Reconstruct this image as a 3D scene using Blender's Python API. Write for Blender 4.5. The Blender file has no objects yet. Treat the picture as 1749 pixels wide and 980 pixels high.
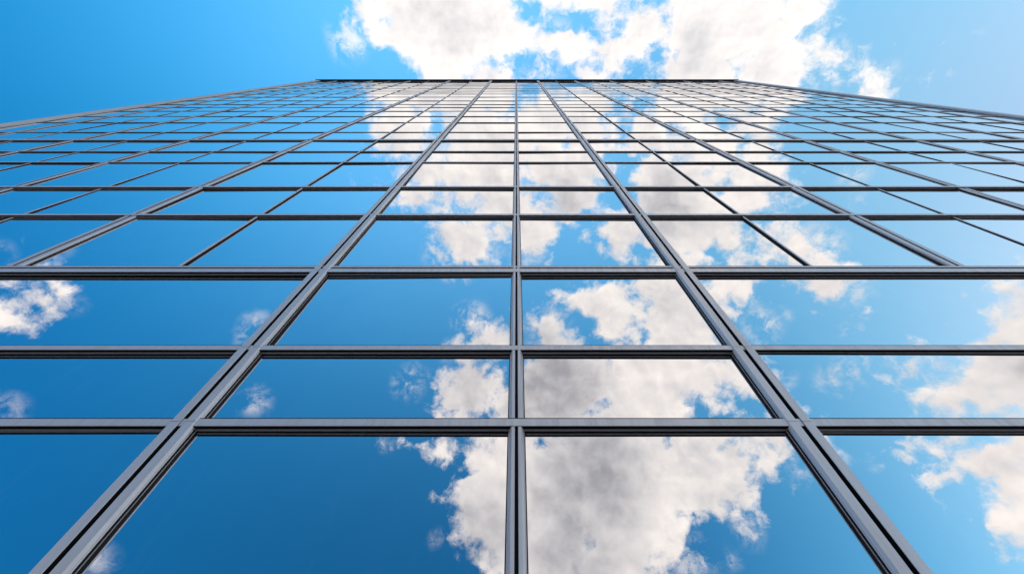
import bpy, math, random
from mathutils import Vector
R = math.radians
random.seed(7)
SC = bpy.context.scene
COL = SC.collection

# ------------------------------------------------------------------ camera
D = 2.4                      # metres from the glass to the lens
F = 777.0 / 1749.0           # focal length over frame width (16 mm on 36 mm)
PITCH = math.atan2(777.0, 400.0)
SP, CP = math.sin(PITCH), math.cos(PITCH)
EYE = 1.6
cam_d = bpy.data.cameras.new('camera'); cam_d.sensor_width = 36; cam_d.lens = 36 * F
cam_d.clip_start = 0.05; cam_d.clip_end = 6000; cam_d.shift_x = -0.0043
cam = bpy.data.objects.new('camera', cam_d); COL.objects.link(cam)
cam.location = (0, -D, EYE); cam.rotation_euler = (math.pi / 2 + PITCH, 0, 0)
SC.camera = cam
SC.cycles.max_bounces = 5; SC.cycles.glossy_bounces = 4; SC.cycles.diffuse_bounces = 2
vs = SC.view_settings
vs.view_transform = 'Standard'; vs.look = 'None'; vs.gamma = 1.0; vs.use_curve_mapping = False
vs.exposure = 0.0

def height(ypix, p=0.0):     # height of an edge standing p proud of the glass
    return EYE + (D - p) * (777.0 / (SP * SP * (ypix - 90.0)) - CP / SP)
def xpos(k, p=0.0):
    return k * (D - p) / SP

# ------------------------------------------------------------------ node helpers
class G:
    def __init__(s, nt): s.nt = nt; s.L = nt.links
    def n(s, t, **kw):
        nd = s.nt.nodes.new(t)
        for k, v in kw.items(): setattr(nd, k, v)
        return nd
    def put(s, nd, i, v):
        if v is None: return
        if isinstance(v, bpy.types.NodeSocket): s.L.new(v, nd.inputs[i])
        else: nd.inputs[i].default_value = v
    def m(s, op, a, b=None, c=None, clamp=False):
        nd = s.n('ShaderNodeMath', operation=op, use_clamp=clamp)
        s.put(nd, 0, a); s.put(nd, 1, b); s.put(nd, 2, c); return nd.outputs[0]
    def v(s, op, a, b=None, scale=None):
        nd = s.n('ShaderNodeVectorMath', operation=op)
        s.put(nd, 0, a); s.put(nd, 1, b)
        if scale is not None: s.put(nd, 3, scale)
        return nd.outputs['Value'] if op in ('DISTANCE', 'DOT_PRODUCT', 'LENGTH') else nd.outputs[0]
    def noise(s, vec, scale, detail=2.0, rough=0.5, dist=0.0, col=False, lac=2.0):
        nd = s.n('ShaderNodeTexNoise'); s.put(nd, 'Vector', vec); s.put(nd, 'Scale', scale)
        s.put(nd, 'Detail', detail); s.put(nd, 'Roughness', rough); s.put(nd, 'Distortion', dist); s.put(nd, 'Lacunarity', lac)
        return nd.outputs['Color' if col else 'Fac']
    def voro(s, vec, scale, detail=0.0, rough=0.5, smooth=None):
        nd = s.n('ShaderNodeTexVoronoi')
        nd.feature = 'F1'; nd.normalize = True
        s.put(nd, 'Vector', vec); s.put(nd, 'Scale', scale); s.put(nd, 'Detail', detail); s.put(nd, 'Roughness', rough)
        return nd.outputs['Distance']
    def mr(s, x, a, b, c=0.0, d=1.0, kind='SMOOTHSTEP'):
        nd = s.n('ShaderNodeMapRange', interpolation_type=kind); nd.clamp = True
        for i, q in enumerate((x, a, b, c, d)): s.put(nd, i, q)
        return nd.outputs[0]
    def mix(s, f, a, b, blend='MIX'):
        nd = s.n('ShaderNodeMix', data_type='RGBA', blend_type=blend)
        s.put(nd, 0, f); s.put(nd, 6, a); s.put(nd, 7, b); return nd.outputs[2]

# ------------------------------------------------------------------ sky: Nishita light with a cumulus layer
SUN = Vector((0.62, 0.42, 0.8)).normalized()
sun_el = math.asin(SUN.z); sun_az = math.atan2(SUN.x, SUN.y)
W = bpy.data.worlds.new('World'); SC.world = W; W.use_nodes = True
W.cycles.sampling_method = 'MANUAL'; W.cycles.sample_map_resolution = 512
g = G(W.node_tree)
for nd in list(W.node_tree.nodes): W.node_tree.nodes.remove(nd)
out = g.n('ShaderNodeOutputWorld'); bg = g.n('ShaderNodeBackground'); g.L.new(bg.outputs[0], out.inputs[0])
bg.inputs[1].default_value = 0.12
sky = g.n('ShaderNodeTexSky', sky_type='NISHITA'); sky.sun_disc = False
sky.sun_elevation = sun_el; sky.sun_rotation = sun_az
sky.air_density = 1.0; sky.dust_density = 0.6; sky.ozone_density = 2.5; sky.altitude = 100
P = g.v('NORMALIZE', g.n('ShaderNodeTexCoord').outputs['Generated'])
# centres (unit directions) and radii of the cumulus puffs; cores are where the cloud is thickest
CLOUDS = [(-0.199, -0.049, 0.979, 0.078), (-0.138, 0.0, 0.99, 0.104), (-0.035, -0.059, 0.998, 0.063), (0.02, -0.015, 1.0, 0.043), (0.16, -0.072, 0.984, 0.045), (0.145, -0.005, 0.989, 0.051), (0.087, -0.03, 0.996, 0.026), (0.206, -0.039, 0.978, 0.031), (0.269, -0.029, 0.963, 0.05), (0.352, -0.046, 0.935, 0.09), (0.326, 0.019, 0.945, 0.081), (0.46, 0.018, 0.888, 0.065), (0.539, 0.033, 0.842, 0.054), (0.583, 0.038, 0.812, 0.035), (0.538, 0.0, 0.843, 0.024), (0.497, -0.026, 0.868, 0.026), (0.422, -0.045, 0.905, 0.036), (0.465, -0.065, 0.883, 0.022), (-0.229, -0.153, 0.961, 0.056), (-0.162, -0.105, 0.981, 0.034), (-0.039, -0.146, 0.989, 0.072), (0.143, -0.162, 0.976, 0.045), (0.269, -0.152, 0.951, 0.056), (0.402, -0.15, 0.903, 0.063), (-0.198, -0.229, 0.953, 0.048), (-0.065, -0.245, 0.967, 0.093), (0.147, -0.266, 0.953, 0.074), (0.297, -0.234, 0.926, 0.069), (0.455, -0.218, 0.863, 0.077), (-0.028, -0.293, 0.956, 0.057), (-0.129, -0.349, 0.928, 0.053), (0.036, -0.346, 0.937, 0.045), (0.222, -0.344, 0.913, 0.055), (0.366, -0.328, 0.871, 0.085), (0.48, -0.309, 0.821, 0.057), (0.428, -0.398, 0.811, 0.049), (0.569, -0.367, 0.736, 0.038), (0.199, -0.482, 0.853, 0.074), (0.315, -0.488, 0.814, 0.093), (0.068, -0.55, 0.832, 0.02), (-0.047, -0.577, 0.815, 0.018), (-0.102, -0.652, 0.751, 0.075), (-0.027, -0.665, 0.747, 0.073), (0.11, -0.638, 0.762, 0.117), (0.287, -0.601, 0.746, 0.124), (0.382, -0.58, 0.719, 0.076), (-0.002, -0.747, 0.665, 0.113), (0.186, -0.741, 0.645, 0.159), (0.327, -0.706, 0.628, 0.108), (0.461, -0.646, 0.608, 0.044), (0.054, -0.83, 0.555, 0.112), (0.171, -0.839, 0.516, 0.087), (-0.044, -0.761, 0.647, 0.059), (-0.141, -0.721, 0.679, 0.042), (0.022, -0.71, 0.704, 0.065), (0.417, -0.336, 0.844, 0.068), (0.058, -0.118, 0.991, 0.059), (0.072, -0.209, 0.975, 0.049), (0.22, -0.104, 0.97, 0.045), (0.35, -0.23, 0.908, 0.05), (0.306, -0.102, 0.946, 0.043), (-0.1, -0.163, 0.982, 0.06), (-0.119, -0.052, 0.992, 0.068), (0.248, -0.056, 0.967, 0.065), (0.709, -0.442, 0.549, 0.066), (0.67, -0.477, 0.57, 0.029), (0.743, -0.414, 0.526, 0.055), (0.69, -0.538, 0.484, 0.049), (0.724, -0.516, 0.459, 0.049), (0.695, -0.555, 0.457, 0.034), (0.748, -0.341, 0.569, 0.028), (-0.752, -0.332, 0.57, 0.026), (0.508, -0.232, 0.83, 0.03)]
CORES = [(-0.06, -0.806, 0.588, 0.054), (0.116, -0.757, 0.643, 0.104), (0.12, -0.83, 0.544, 0.076), (0.06, -0.636, 0.769, 0.103), (-0.078, -0.626, 0.776, 0.049), (0.123, -0.285, 0.951, 0.037), (0.31, -0.273, 0.911, 0.039), (0.739, -0.417, 0.53, 0.014), (0.327, 0.029, 0.944, 0.018)]
WISPS = [(-0.5, -0.459, 0.734, 0.035), (-0.496, -0.574, 0.652, 0.034), (-0.691, -0.359, 0.627, 0.013), (-0.618, -0.674, 0.406, 0.026), (-0.7, -0.281, 0.656, 0.011), (-0.74, -0.447, 0.503, 0.021), (-0.746, -0.262, 0.612, 0.013), (0.575, -0.517, 0.634, 0.041), (0.508, -0.545, 0.667, 0.02), (0.586, -0.189, 0.788, 0.027), (0.597, -0.23, 0.769, 0.02), (0.583, -0.372, 0.722, 0.042), (0.511, -0.446, 0.735, 0.016), (-0.167, -0.083, 0.982, 0.018), (-0.153, -0.581, 0.799, 0.02), (-0.105, -0.533, 0.84, 0.051), (0.061, -0.535, 0.843, 0.051), (-0.153, -0.816, 0.558, 0.017), (0.404, -0.75, 0.524, 0.037), (-0.224, -0.612, 0.759, 0.034), (0.528, -0.013, 0.849, 0.014), (0.498, -0.051, 0.866, 0.025), (0.597, 0.033, 0.801, 0.028), (0.637, -0.469, 0.612, 0.021), (0.376, -0.789, 0.486, 0.016), (-0.117, -0.373, 0.92, 0.089), (0.023, -0.376, 0.926, 0.051), (0.506, -0.645, 0.573, 0.037), (-0.261, -0.699, 0.666, 0.022), (-0.304, -0.019, 0.952, 0.04), (0.066, 0.0, 0.998, 0.065), (0.497, 0.009, 0.868, 0.053), (0.553, -0.304, 0.776, 0.048), (0.472, -0.472, 0.744, 0.042), (0.312, -0.809, 0.498, 0.047)]


def field(pos, blobs, soft):
    acc = None
    for x, y, z, r in blobs:
        dd = g.m('SUBTRACT', g.v('DISTANCE', pos, (x, y, z)), r)
        acc = dd if acc is None else g.m('SMOOTH_MIN', acc, dd, soft)
    return acc
def warp(pos, scale, amt, det):
    w = g.v('SUBTRACT', g.noise(pos, scale, det, 0.55, col=True), (.5, .5, .5))
    return g.v('ADD', pos, g.v('SCALE', w, None, amt))
def puff(pos):       # fractal cauliflower texture, about -0.5 .. 0.5
    a = g.noise(pos, 8.0, 10.0, 0.56, 0.2)
    b = g.voro(pos, 13.0, 3.0, 0.55)
    return g.m('ADD', g.m('MULTIPLY', g.m('SUBTRACT', a, 0.5), 1.9), g.m('MULTIPLY', g.m('SUBTRACT', 0.42, b), 0.30))
Pw = warp(P, 7.0, 0.065, 3.0)
Pw2 = warp(P, 30.0, 0.03, 5.0)
sd = field(Pw, CLOUDS, 0.02)
core = field(Pw, CORES, 0.05)
wsd = field(Pw, WISPS, 0.01)
n0 = puff(Pw2)
toward = g.v('SCALE', g.v('SUBTRACT', tuple(SUN), P), None, 0.016)
Ps = warp(P, 14.0, 0.03, 2.0)
s0 = g.noise(Ps, 8.0, 4.5, 0.50)
s1 = g.noise(g.v('ADD', Ps, toward), 8.0, 4.5, 0.50)
far_off = g.v('SCALE', g.v('SUBTRACT', tuple(SUN), P), None, 0.05)
dens = g.m('ADD', g.m('MULTIPLY', g.m('MULTIPLY', sd, -1.0), 10.0), g.m('MULTIPLY', g.m('ADD', n0, 0.12), 1.9))
dens = g.m('MINIMUM', g.m('ADD', dens, g.m('MULTIPLY', g.m('SUBTRACT', g.noise(Pw2, 32.0, 8.0, 0.70), 0.5), 1.25)), 1.4)
alpha = g.m('MULTIPLY', g.m('POWER', g.mr(dens, -0.04, 0.54), 0.95), g.mr(sd, 0.10, 0.05))
fine = g.noise(Pw2, 22.0, 9.0, 0.68, 0.4)
wisp = g.m('MULTIPLY', g.m('MULTIPLY', g.mr(wsd, 0.012, -0.03), g.mr(fine, 0.42, 0.66)), 0.70)
alpha = g.m('MAXIMUM', alpha, wisp)
thin = g.mr(dens, 0.1, 1.3)
relief = g.m('MULTIPLY', g.m('SUBTRACT', s0, s1), 1.55)
body = g.noise(P, 6.0, 5.0, 0.5)
coreF = g.mr(g.m('ADD', core, g.m('MULTIPLY', g.m('SUBTRACT', s0, 0.5), -0.16)), 0.07, -0.09)
shade = g.m('SUBTRACT', g.m('ADD', 0.93, relief), g.m('MULTIPLY', coreF, 0.38))
shade = g.m('SUBTRACT', shade, g.m('MULTIPLY', g.m('MULTIPLY', thin, g.mr(body, 0.42, 0.66)), 0.16))
shade = g.m('MAXIMUM', g.m('MINIMUM', shade, 1.12), 0.06)
ramp = g.n('ShaderNodeValToRGB'); g.put(ramp, 0, g.m('DIVIDE', shade, 1.12))
cr = ramp.color_ramp
cr.elements[0].position = 0.0; cr.elements[0].color = (.20, .25, .31, 1)
cr.elements[1].position = 1.0; cr.elements[1].color = (1.28, 1.195, 1.12, 1)
e = cr.elements.new(0.40); e.color = (.475, .475, .505, 1)
e = cr.elements.new(0.66); e.color = (.83, .805, .815, 1)
# polarised deep blue away from the sun, paler air near it
sep = g.n('ShaderNodeSeparateXYZ'); g.L.new(P, sep.inputs[0])
px = g.m('MINIMUM', g.m('MAXIMUM', sep.outputs[0], -.8), .8)
py = g.m('MINIMUM', g.m('MAXIMUM', sep.outputs[1], -.9), .1)
TINT = [[0.417, 1.186, 1.165], [-1.096, -1.16, -1.116], [-2.622, -1.732, -1.327], [-1.906, -1.115, -0.983], [-1.282, -1.387, -0.851], [-6.309, -3.873, -2.94], [1.941, 0.789, 1.152], [4.707, 2.119, 1.567]]
acc = None
for term, cc in zip((None, px, py, g.m('MULTIPLY', px, px), g.m('MULTIPLY', px, py), g.m('MULTIPLY', py, py), g.m('MULTIPLY', px, g.m('MULTIPLY', py, py)), g.m('MULTIPLY', px, g.m('MULTIPLY', px, px))), TINT):
    if term is None: acc = tuple(cc); continue
    nd = g.n('ShaderNodeVectorMath', operation='SCALE'); nd.inputs[0].default_value = cc; g.L.new(term, nd.inputs[3])
    acc = g.v('ADD', acc, nd.outputs[0])
st_ = g.n('ShaderNodeSeparateXYZ'); g.L.new(acc, st_.inputs[0])
cb_ = g.n('ShaderNodeCombineXYZ')
for i in range(3): g.L.new(g.m('MINIMUM', g.m('EXPONENT', st_.outputs[i]), 8.0), cb_.inputs[i])
blue = g.v('MULTIPLY', sky.outputs[0], cb_.outputs[0])
blue = g.mix(g.mr(sep.outputs[2], 0.36, 0.10), blue, (8.6, 8.2, 8.2, 1))      # unseen pale band low over the horizon, added to brighten the frames
cloudc = g.v('SCALE', ramp.outputs[0], None, 8.6)
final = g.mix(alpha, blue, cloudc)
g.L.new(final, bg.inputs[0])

sl = bpy.data.lights.new('sun', 'SUN'); sl.energy = 3.0; sl.angle = R(0.53); sl.color = (1.0, .95, .88)
so = bpy.data.objects.new('sun', sl); COL.objects.link(so)
so.location = (30, 30, 80); so.rotation_euler = (-SUN).to_track_quat('-Z', 'Y').to_euler()

# ------------------------------------------------------------------ materials
def mat(name):
    m = bpy.data.materials.new(name); m.use_nodes = True
    q = G(m.node_tree); b = m.node_tree.nodes['Principled BSDF']
    return m, q, b
def objco(q): return q.n('ShaderNodeTexCoord').outputs['Object']

MG, q, b = mat('coated_glass')
co = objco(q); rnd = q.n('ShaderNodeObjectInfo').outputs['Random']
geo = q.n('ShaderNodeNewGeometry').outputs['Position']
dust = q.noise(geo, 1.7, 6, .65)
b.inputs['Metallic'].default_value = 1.0
basec = q.mix(q.mr(dust, .3, .8), (.80, .785, .785, 1), (.83, .81, .81, 1))
q.L.new(q.mix(1.0, basec, q.mix(rnd, (.955, .97, .975, 1), (1.0, 1.0, 1.0, 1)), 'MULTIPLY'), b.inputs['Base Color'])
mp = q.n('ShaderNodeMapping'); q.L.new(geo, mp.inputs[0]); mp.inputs['Scale'].default_value = (14, 14, .35)
streak = q.m('MULTIPLY', q.mr(q.noise(mp.outputs[0], 1.6, 6, .6), .50, .78), q.mr(dust, .40, .70))
q.L.new(q.m('ADD', q.mr(dust, .45, .85, .0, .012), q.m('MULTIPLY', streak, .035)), b.inputs['Roughness'])
q.L.new(q.m('SUBTRACT', 1.0, q.m('MULTIPLY', streak, .06)), b.inputs['Metallic'])
bp = q.n('ShaderNodeBump'); bp.inputs['Strength'].default_value = 1.0; bp.inputs['Distance'].default_value = 1.0
wob = q.m('MULTIPLY', q.noise(geo, 1.1, 1.0, .4), 0.0016)
q.L.new(wob, bp.inputs['Height']); q.L.new(bp.outputs[0], b.inputs['Normal'])

def alu(name, c, rough, metal):
    m, q, b = mat(name)
    geo = q.n('ShaderNodeNewGeometry').outputs['Position']
    st = q.n('ShaderNodeMapping'); q.L.new(geo, st.inputs[0]); st.inputs['Scale'].default_value = (9, 9, .6)
    grime = q.noise(st.outputs[0], 2.2, 8, .62)
    fine = q.noise(geo, 160, 3, .5)
    cc = q.mix(q.mr(grime, .35, .75), tuple(x * 1.04 for x in c) + (1,), tuple(x * .88 for x in c) + (1,))
    q.L.new(cc, b.inputs['Base Color'])
    q.L.new(q.m('ADD', q.mr(grime, .3, .8, rough - .07, rough + .12), q.m('MULTIPLY', fine, .05)), b.inputs['Roughness'])
    b.inputs['Metallic'].default_value = metal
    return m
MA = alu('anodised_aluminium', (.80, .725, .70), .42, .25)
MB_ = alu('dark_coping_metal', (.10, .10, .115), .45, .6)
MR, q, b = mat('black_rubber_and_shade')
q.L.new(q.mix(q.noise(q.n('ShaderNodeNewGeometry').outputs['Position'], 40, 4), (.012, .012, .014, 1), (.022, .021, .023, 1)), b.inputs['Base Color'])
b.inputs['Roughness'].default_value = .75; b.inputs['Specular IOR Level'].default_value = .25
MC, q, b = mat('building_core')
q.L.new(q.mix(q.noise(q.n('ShaderNodeNewGeometry').outputs['Position'], 1.5, 6), (.05, .055, .06, 1), (.07, .075, .08, 1)), b.inputs['Base Color'])
b.inputs['Roughness'].default_value = .5
MGD, q, b = mat('asphalt_paving')
gp = q.n('ShaderNodeNewGeometry').outputs['Position']
q.L.new(q.mix(q.noise(gp, 12, 8, .6), (.035, .035, .037, 1), (.065, .064, .062, 1)), b.inputs['Base Color']); b.inputs['Roughness'].default_value = .9

# ------------------------------------------------------------------ mesh helpers
class M:
    def __init__(s): s.v = []; s.f = []; s.mi = []
    def box(s, a, b, mi=0):
        o = len(s.v)
        for z in (a[2], b[2]):
            for y in (a[1], b[1]):
                for x in (a[0], b[0]): s.v.append((x, y, z))
        for q in ((0,2,3,1),(4,5,7,6),(0,1,5,4),(2,6,7,3),(0,4,6,2),(1,3,7,5)):
            s.f.append(tuple(o + i for i in q)); s.mi.append(mi)
    def prism(s, pts, lo, hi, axis, mis=None):
        """closed profile pts: (u, y); extruded along z (axis 'z', u=x) or along x (axis 'x', u=z)"""
        o = len(s.v); n = len(pts)
        for t in (lo, hi):
            for u, y in pts: s.v.append((u, y, t) if axis == 'z' else (t, y, u))
        for i in range(n):
            j = (i + 1) % n
            s.f.append((o + i, o + j, o + n + j, o + n + i)); s.mi.append(mis[i] if mis else 0)
        s.f.append(tuple(o + i for i in range(n))[::-1]); s.mi.append(0)
        s.f.append(tuple(o + n + i for i in range(n))); s.mi.append(0)
    def build(s, name, mats, parent=None, origin=None):
        me = bpy.data.meshes.new(name)
        ox, oy, oz = origin or (0, 0, 0)
        me.from_pydata([(x - ox, y - oy, z - oz) for x, y, z in s.v], [], s.f)
        for m in mats: me.materials.append(m)
        for p, i in zip(me.polygons, s.mi): p.material_index = i
        import bmesh
        bm = bmesh.new(); bm.from_mesh(me); bmesh.ops.recalc_face_normals(bm, faces=bm.faces); bm.to_mesh(me); bm.free()
        o = bpy.data.objects.new(name, me); COL.objects.link(o); o.location = (ox, oy, oz)
        if parent: o.parent = parent
        return o

# ------------------------------------------------------------------ layout of the facade
# storey lines: picture height of the lower front edge, cap height, how far it stands out, double joint?
rows = [(727.0, .074, .054, 0), (597.0, .068, .052, 0), (464.3, .100, .052, 1), (367.6, .075, .048, 0), (319.6, .085, .044, 0),
        (277.2, .07, .030, 0), (258.6, .07, .030, 0), (239.4, .12, .040, 1), (225.8, .06, .022, 0), (209.2, .06, .022, 0),
        (198.8, .06, .020, 0), (189.9, .06, .020, 0), (183.4, .06, .018, 0), (178.4, .06, .018, 0), (172.2, .06, .018, 0),
        (165.8, .06, .018, 0), (160.6, .06, .018, 0)]
trans = [(height(y, p), h, p, dbl) for y, h, p, dbl in rows]
z = trans[-1][0]
TOP = height(136.5, .12)
n_up = 9
for i in range(1, n_up):
    trans.append((z + (TOP - z) * i / n_up, .06, .018, 0))
trans = [(height(727, .046) - 1.95, .083, .046, 0), (height(727, .046) - 3.2 if height(727, .046) > 4.0 else .35, .12, .05, 0)] + trans
trans.sort(); 
zj = [t for t in trans if t[3]][0][0]         # first double joint: minor mullions start above it
XK_main = [0.0, -.906, .770, -2.365, 2.075, -3.75, 3.30, -5.07, 4.58, -6.35, 5.90, 7.15]
XK_minor = [-1.585, 1.385, -3.06, 2.66, -4.41, 3.94, -5.71, 5.24, -6.88, 6.53, 7.65]
KL, KR = -7.28, 8.05
XL, XR = xpos(KL, .09), xpos(KR, .09)
tower = bpy.data.objects.new('glass_office_tower', None); COL.objects.link(tower); tower.location = (0, 0, 0)
tower['label'] = 'tall mirror glass office tower with grey metal mullions reflecting blue sky and clouds'
tower['category'] = 'skyscraper'

BACK = .035
def half_cap(x0, x1, p, groove_right, ledge=.018):
    """profile of one half of a mullion between x0 (glass side) and x1 (groove side)"""
    s = 1 if x1 > x0 else -1
    bev = min(.022, p * .3)
    # ledge against the glass, black gasket recess, side face, bright bevel, front face, rubber lined joint
    return [(x0 - s * ledge, BACK), (x0 - s * ledge, -.008), (x0 - s * (ledge - .007), -.012), (x0 - s * .003, -.012),
            (x0 - s * .003, -p * .50), (x0, -p * .56), (x0, -p + bev), (x0 + s * bev * .75, -p),
            (x1 - s * .003, -p), (x1, -p + .003), (x1, -.012), (x1, BACK)], [1, 1, 0, 1, 0, 0, 0, 0, 0, 1, 1, 1]
def add_mullion(k, kind, z0, z1):
    m = M()
    if kind == 'main': W_, gr, p = (.099, .017, .062) if abs(k) < 1 else (.095, .018, .040) if abs(k) < 2.6 else (.085, .018, .028)
    elif kind == 'centre': W_, gr, p = .045, .011, .050
    else: W_, gr, p = .026, .0, (.030 if abs(k) < 2 else .018)
    x = xpos(k, p)
    cuts = [z0] + [t[0] + t[1] * .5 for t in trans if z0 + .2 < t[0] < z1 - .2 and (t[3] or kind != 'minor')] + [z1]
    for a, b_ in zip(cuts[:-1], cuts[1:]):
        a += .002; b_ -= .002
        if kind == 'minor':
            c = .004
            pts = [(x - .032, BACK), (x - .032, -.010), (x - .016, -p * .55), (x - .016, -p + c), (x - .016 + c, -p), (x + .016 - c, -p), (x + .016, -p + c), (x + .016, -p * .55), (x + .032, -.010), (x + .032, BACK)]
            m.prism(pts, a, b_, 'z', [1, 1, 1, 0, 0, 0, 0, 1, 1, 1])
        else:
            for s in (-1, 1):
                pts, mis = half_cap(x + s * W_, x + s * gr, p, True)
                m.prism(pts, a, b_, 'z', mis)
    if kind != 'minor':      # rubber joint down the middle
        m.box((x - gr - .002, -.016, z0), (x + gr + .002, BACK - .004, z1), 1)
        m.box((x - gr + .002, -.030, z0), (x - gr + .006, -.014, z1), 1)
    return m.build('mullion', [MA, MR], tower, (x, 0, z0)), x, (W_ if kind != 'minor' else .030)
cols = []
for k in XK_main:
    kind = 'centre' if k == 0 else 'main'
    o, x, w = add_mullion(k, kind, .05 if abs(k) < 2 else zj + .19, TOP - .15); cols.append((x, w, 1 if abs(k) < 2 else 0))
for k in XK_minor:
    o, x, w = add_mullion(k, 'minor', zj + .19, TOP - .15); cols.append((x, w, 0))

for z, h, p, dbl in trans:
    m = M(); c = .003
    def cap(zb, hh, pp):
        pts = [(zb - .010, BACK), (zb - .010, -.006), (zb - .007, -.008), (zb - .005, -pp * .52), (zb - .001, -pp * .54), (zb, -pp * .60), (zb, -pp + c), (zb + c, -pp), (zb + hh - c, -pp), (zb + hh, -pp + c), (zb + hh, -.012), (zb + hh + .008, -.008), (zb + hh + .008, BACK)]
        m.prism(pts, XL + .18, XR - .18, 'x', [1 if i in (0, 1, 3, 4, 5, 12) else 0 for i in range(len(pts))])  # cap undersides black as the seals: their shade put into the colour
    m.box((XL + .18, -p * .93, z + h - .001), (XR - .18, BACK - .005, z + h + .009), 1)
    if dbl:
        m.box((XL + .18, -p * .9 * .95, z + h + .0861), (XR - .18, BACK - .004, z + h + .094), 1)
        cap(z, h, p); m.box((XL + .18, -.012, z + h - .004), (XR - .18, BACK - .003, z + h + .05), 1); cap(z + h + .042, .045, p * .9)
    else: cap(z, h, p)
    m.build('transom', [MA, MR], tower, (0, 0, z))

# corner columns, coping
for s, x in ((-1, XL), (1, XR)):
    m = M(); a = x; b_ = x - s * .34
    lo, hi = min(a, b_), max(a, b_)
    m.prism([(lo, .3), (lo, -.087), (lo + .003, -.09), (lo + .15, -.09), (lo + .15, -.075), (lo + .175, -.075), (lo + .175, -.09), (hi - .003, -.09), (hi, -.087), (hi, .3)], 0.02, TOP, 'z')
    b2 = b_ - s * .10
    m.box((min(b_, b2), -.07, .02), (max(b_, b2), BACK, TOP - .01), 0)
    m.build('corner_column', [MA], tower, (a, 0, 0))
m = M()
m.box((XL - .02, -.14, TOP), (XR + .02, .5, TOP + .05)); m.box((XL + .01, -.12, TOP - .05), (XR - .01, .4, TOP + .001))
m.box((XL - .03, -.15, TOP + .048), (XR + .03, .52, TOP + .065))
m.build('roof_coping', [MB_], tower, (0, 0, TOP))

# core and the three other sides
m = M(); m.box((XL + .05, .12, .01), (XR - .05, 26, TOP - .02)); m.build('building_core', [MC], tower)
for nm, a, b_ in (('side_glazing', (XL + .01, .31, .5), (XL + .04, 25.8, TOP - .1)), ('side_glazing', (XR - .04, .31, .5), (XR - .01, 25.8, TOP - .1))):
    m = M(); m.box(a, b_)
    for t in trans:
        m.box((a[0] - .03, .31, t[0]), (b_[0] + .03, 25.8, t[0] + t[1]), 1)
    y = 1.9
    while y < 25:
        m.box((a[0] - .05, y, .5), (b_[0] + .05, y + .08, TOP - .12), 1); y += 1.9
    m.build(nm, [MG, MA], tower)

# ------------------------------------------------------------------ panes
panes = []
zs = [(.05, 0, 0, 0)] + trans + [(TOP - .10, 0, 0, 0)]
for (za, ha, pa, da), (zb, hb, pb, db) in zip(zs[:-1], zs[1:]):
    low = za + ha + (.087 if da else 0); hi = zb
    if hi - low < .25: continue
    use = sorted([(x, w) for x, w, mj in cols if mj or za >= zj - .01])
    edges = [(XL + .36, .09)] + use + [(XR - .36, .09)]
    for (x0, w0), (x1, w1) in zip(edges[:-1], edges[1:]):
        a, b_ = x0 + w0, x1 - w1
        if b_ - a < .2: continue
        panes.append((a, b_, low, hi))
def proj(x, y, z):
    dx, dy, dz = x, y + D, z - EYE
    fw = dy * CP + dz * SP; up = dz * CP - dy * SP
    fw = max(fw, .15)
    return 882 + 777 * dx / fw, 490 - 777 * up / fw
def clip(poly, ax, lim, sgn):
    res = []
    for i in range(len(poly)):
        p, q_ = poly[i - 1], poly[i]
        ip, iq = (p[ax] - lim) * sgn >= 0, (q_[ax] - lim) * sgn >= 0
        if ip != iq:
            t = (lim - p[ax]) / (q_[ax] - p[ax]); res.append((p[0] + t * (q_[0] - p[0]), p[1] + t * (q_[1] - p[1])))
        if iq: res.append(q_)
    return res
def area(pn):
    a, b_, lo, hi = pn
    poly = [proj(a, 0, lo), proj(b_, 0, lo), proj(b_, 0, hi), proj(a, 0, hi)]
    for ax, lim, sg in ((0, 0, 1), (0, 1749, -1), (1, 0, 1), (1, 980, -1)):
        poly = clip(poly, ax, lim, sg)
        if len(poly) < 3: return 0
    return abs(sum(poly[i - 1][0] * poly[i][1] - poly[i][0] * poly[i - 1][1] for i in range(len(poly)))) / 2
panes.sort(key=area, reverse=True)
rest_g, rest_s = M(), M()
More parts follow.
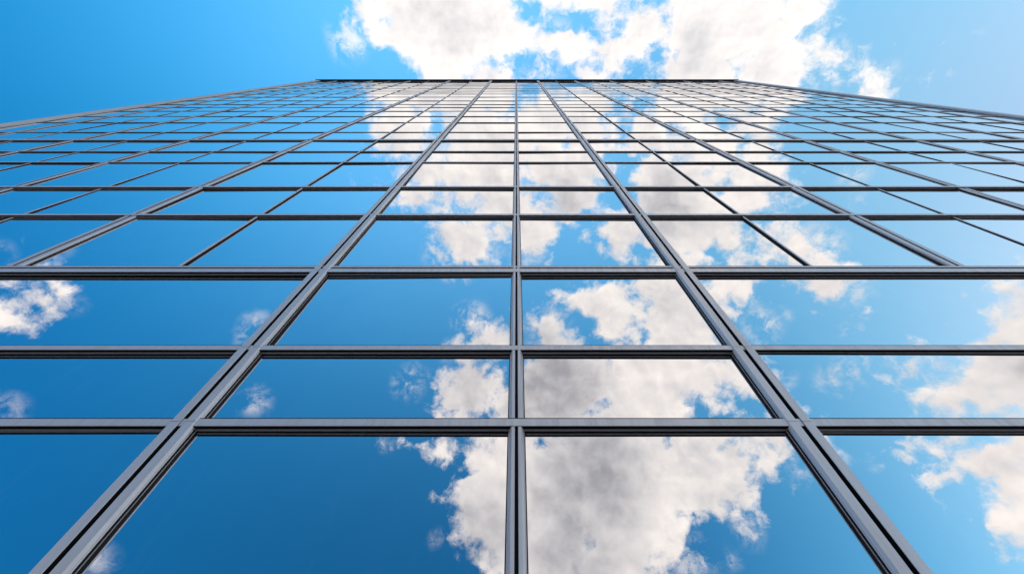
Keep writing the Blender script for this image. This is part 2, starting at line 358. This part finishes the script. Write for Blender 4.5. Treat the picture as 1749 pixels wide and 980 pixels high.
def pane_geo(m, a, b_, lo, hi, tx, tz):
    """a pane leaning by tx (about x) and tz (about z), radians, slightly pillowed"""
    cx, cz = (a + b_) / 2, (lo + hi) / 2
    a -= .016; b_ += .016; lo -= .006; hi += .006
    o = len(m.v)
    for t in (0, .022):
        for X, Z in ((a, lo), (b_, lo), (b_, hi), (a, hi)):
            m.v.append((X, t + (Z - cz) * tx + (X - cx) * tz, Z))
    for f_ in ((0, 1, 2, 3), (7, 6, 5, 4), (0, 4, 5, 1), (1, 5, 6, 2), (2, 6, 7, 3), (3, 7, 4, 0)):
        m.f.append(tuple(o + i for i in f_)); m.mi.append(0)
def seal_geo(m, a, b_, lo, hi):
    t = .009
    a -= .004; b_ += .004; lo -= .002; 
    y0, y1 = -.009, .006
    m.box((a, y0, lo), (b_, y1, lo + t)); m.box((a, y0, hi - t), (b_, y1, hi))
    m.box((a, y0, lo + t), (a + t, y1, hi - t)); m.box((b_ - t, y0, lo + t), (b_, y1, hi - t))
for i, pn in enumerate(panes):
    a, b_, lo, hi = pn
    tx = random.gauss(0, .0032); tz = random.gauss(0, .0026)
    tx = max(-.006, min(.006, tx)); tz = max(-.005, min(.005, tz))
    if i < 100:
        m = M(); pane_geo(m, a, b_, lo, hi, tx, tz)
        o = m.build('window_pane', [MG], tower, ((a + b_) / 2, 0, lo))
        m = M(); seal_geo(m, a, b_, lo, hi)
        s = m.build('rubber_seal', [MR], o, ((a + b_) / 2, 0, lo)); s.location = (0, 0, 0)
    else:
        pane_geo(rest_g, a, b_, lo, hi, tx, tz); seal_geo(rest_s, a, b_, lo, hi)
o = rest_g.build('window_pane', [MG], tower); o['kind'] = 'stuff'
s = rest_s.build('rubber_seal', [MR], o); s['kind'] = 'stuff'
print('PANES', len(panes), 'top', TOP, 'x', XL, XR)

# ------------------------------------------------------------------ ground
m = M(); S_ = 3000
m.v = [(-S_, -S_, 0), (S_, -S_, 0), (S_, S_, 0), (-S_, S_, 0)]; m.f = [(0, 1, 2, 3)]; m.mi = [0]
o = m.build('ground', [MGD]); o['kind'] = 'structure'
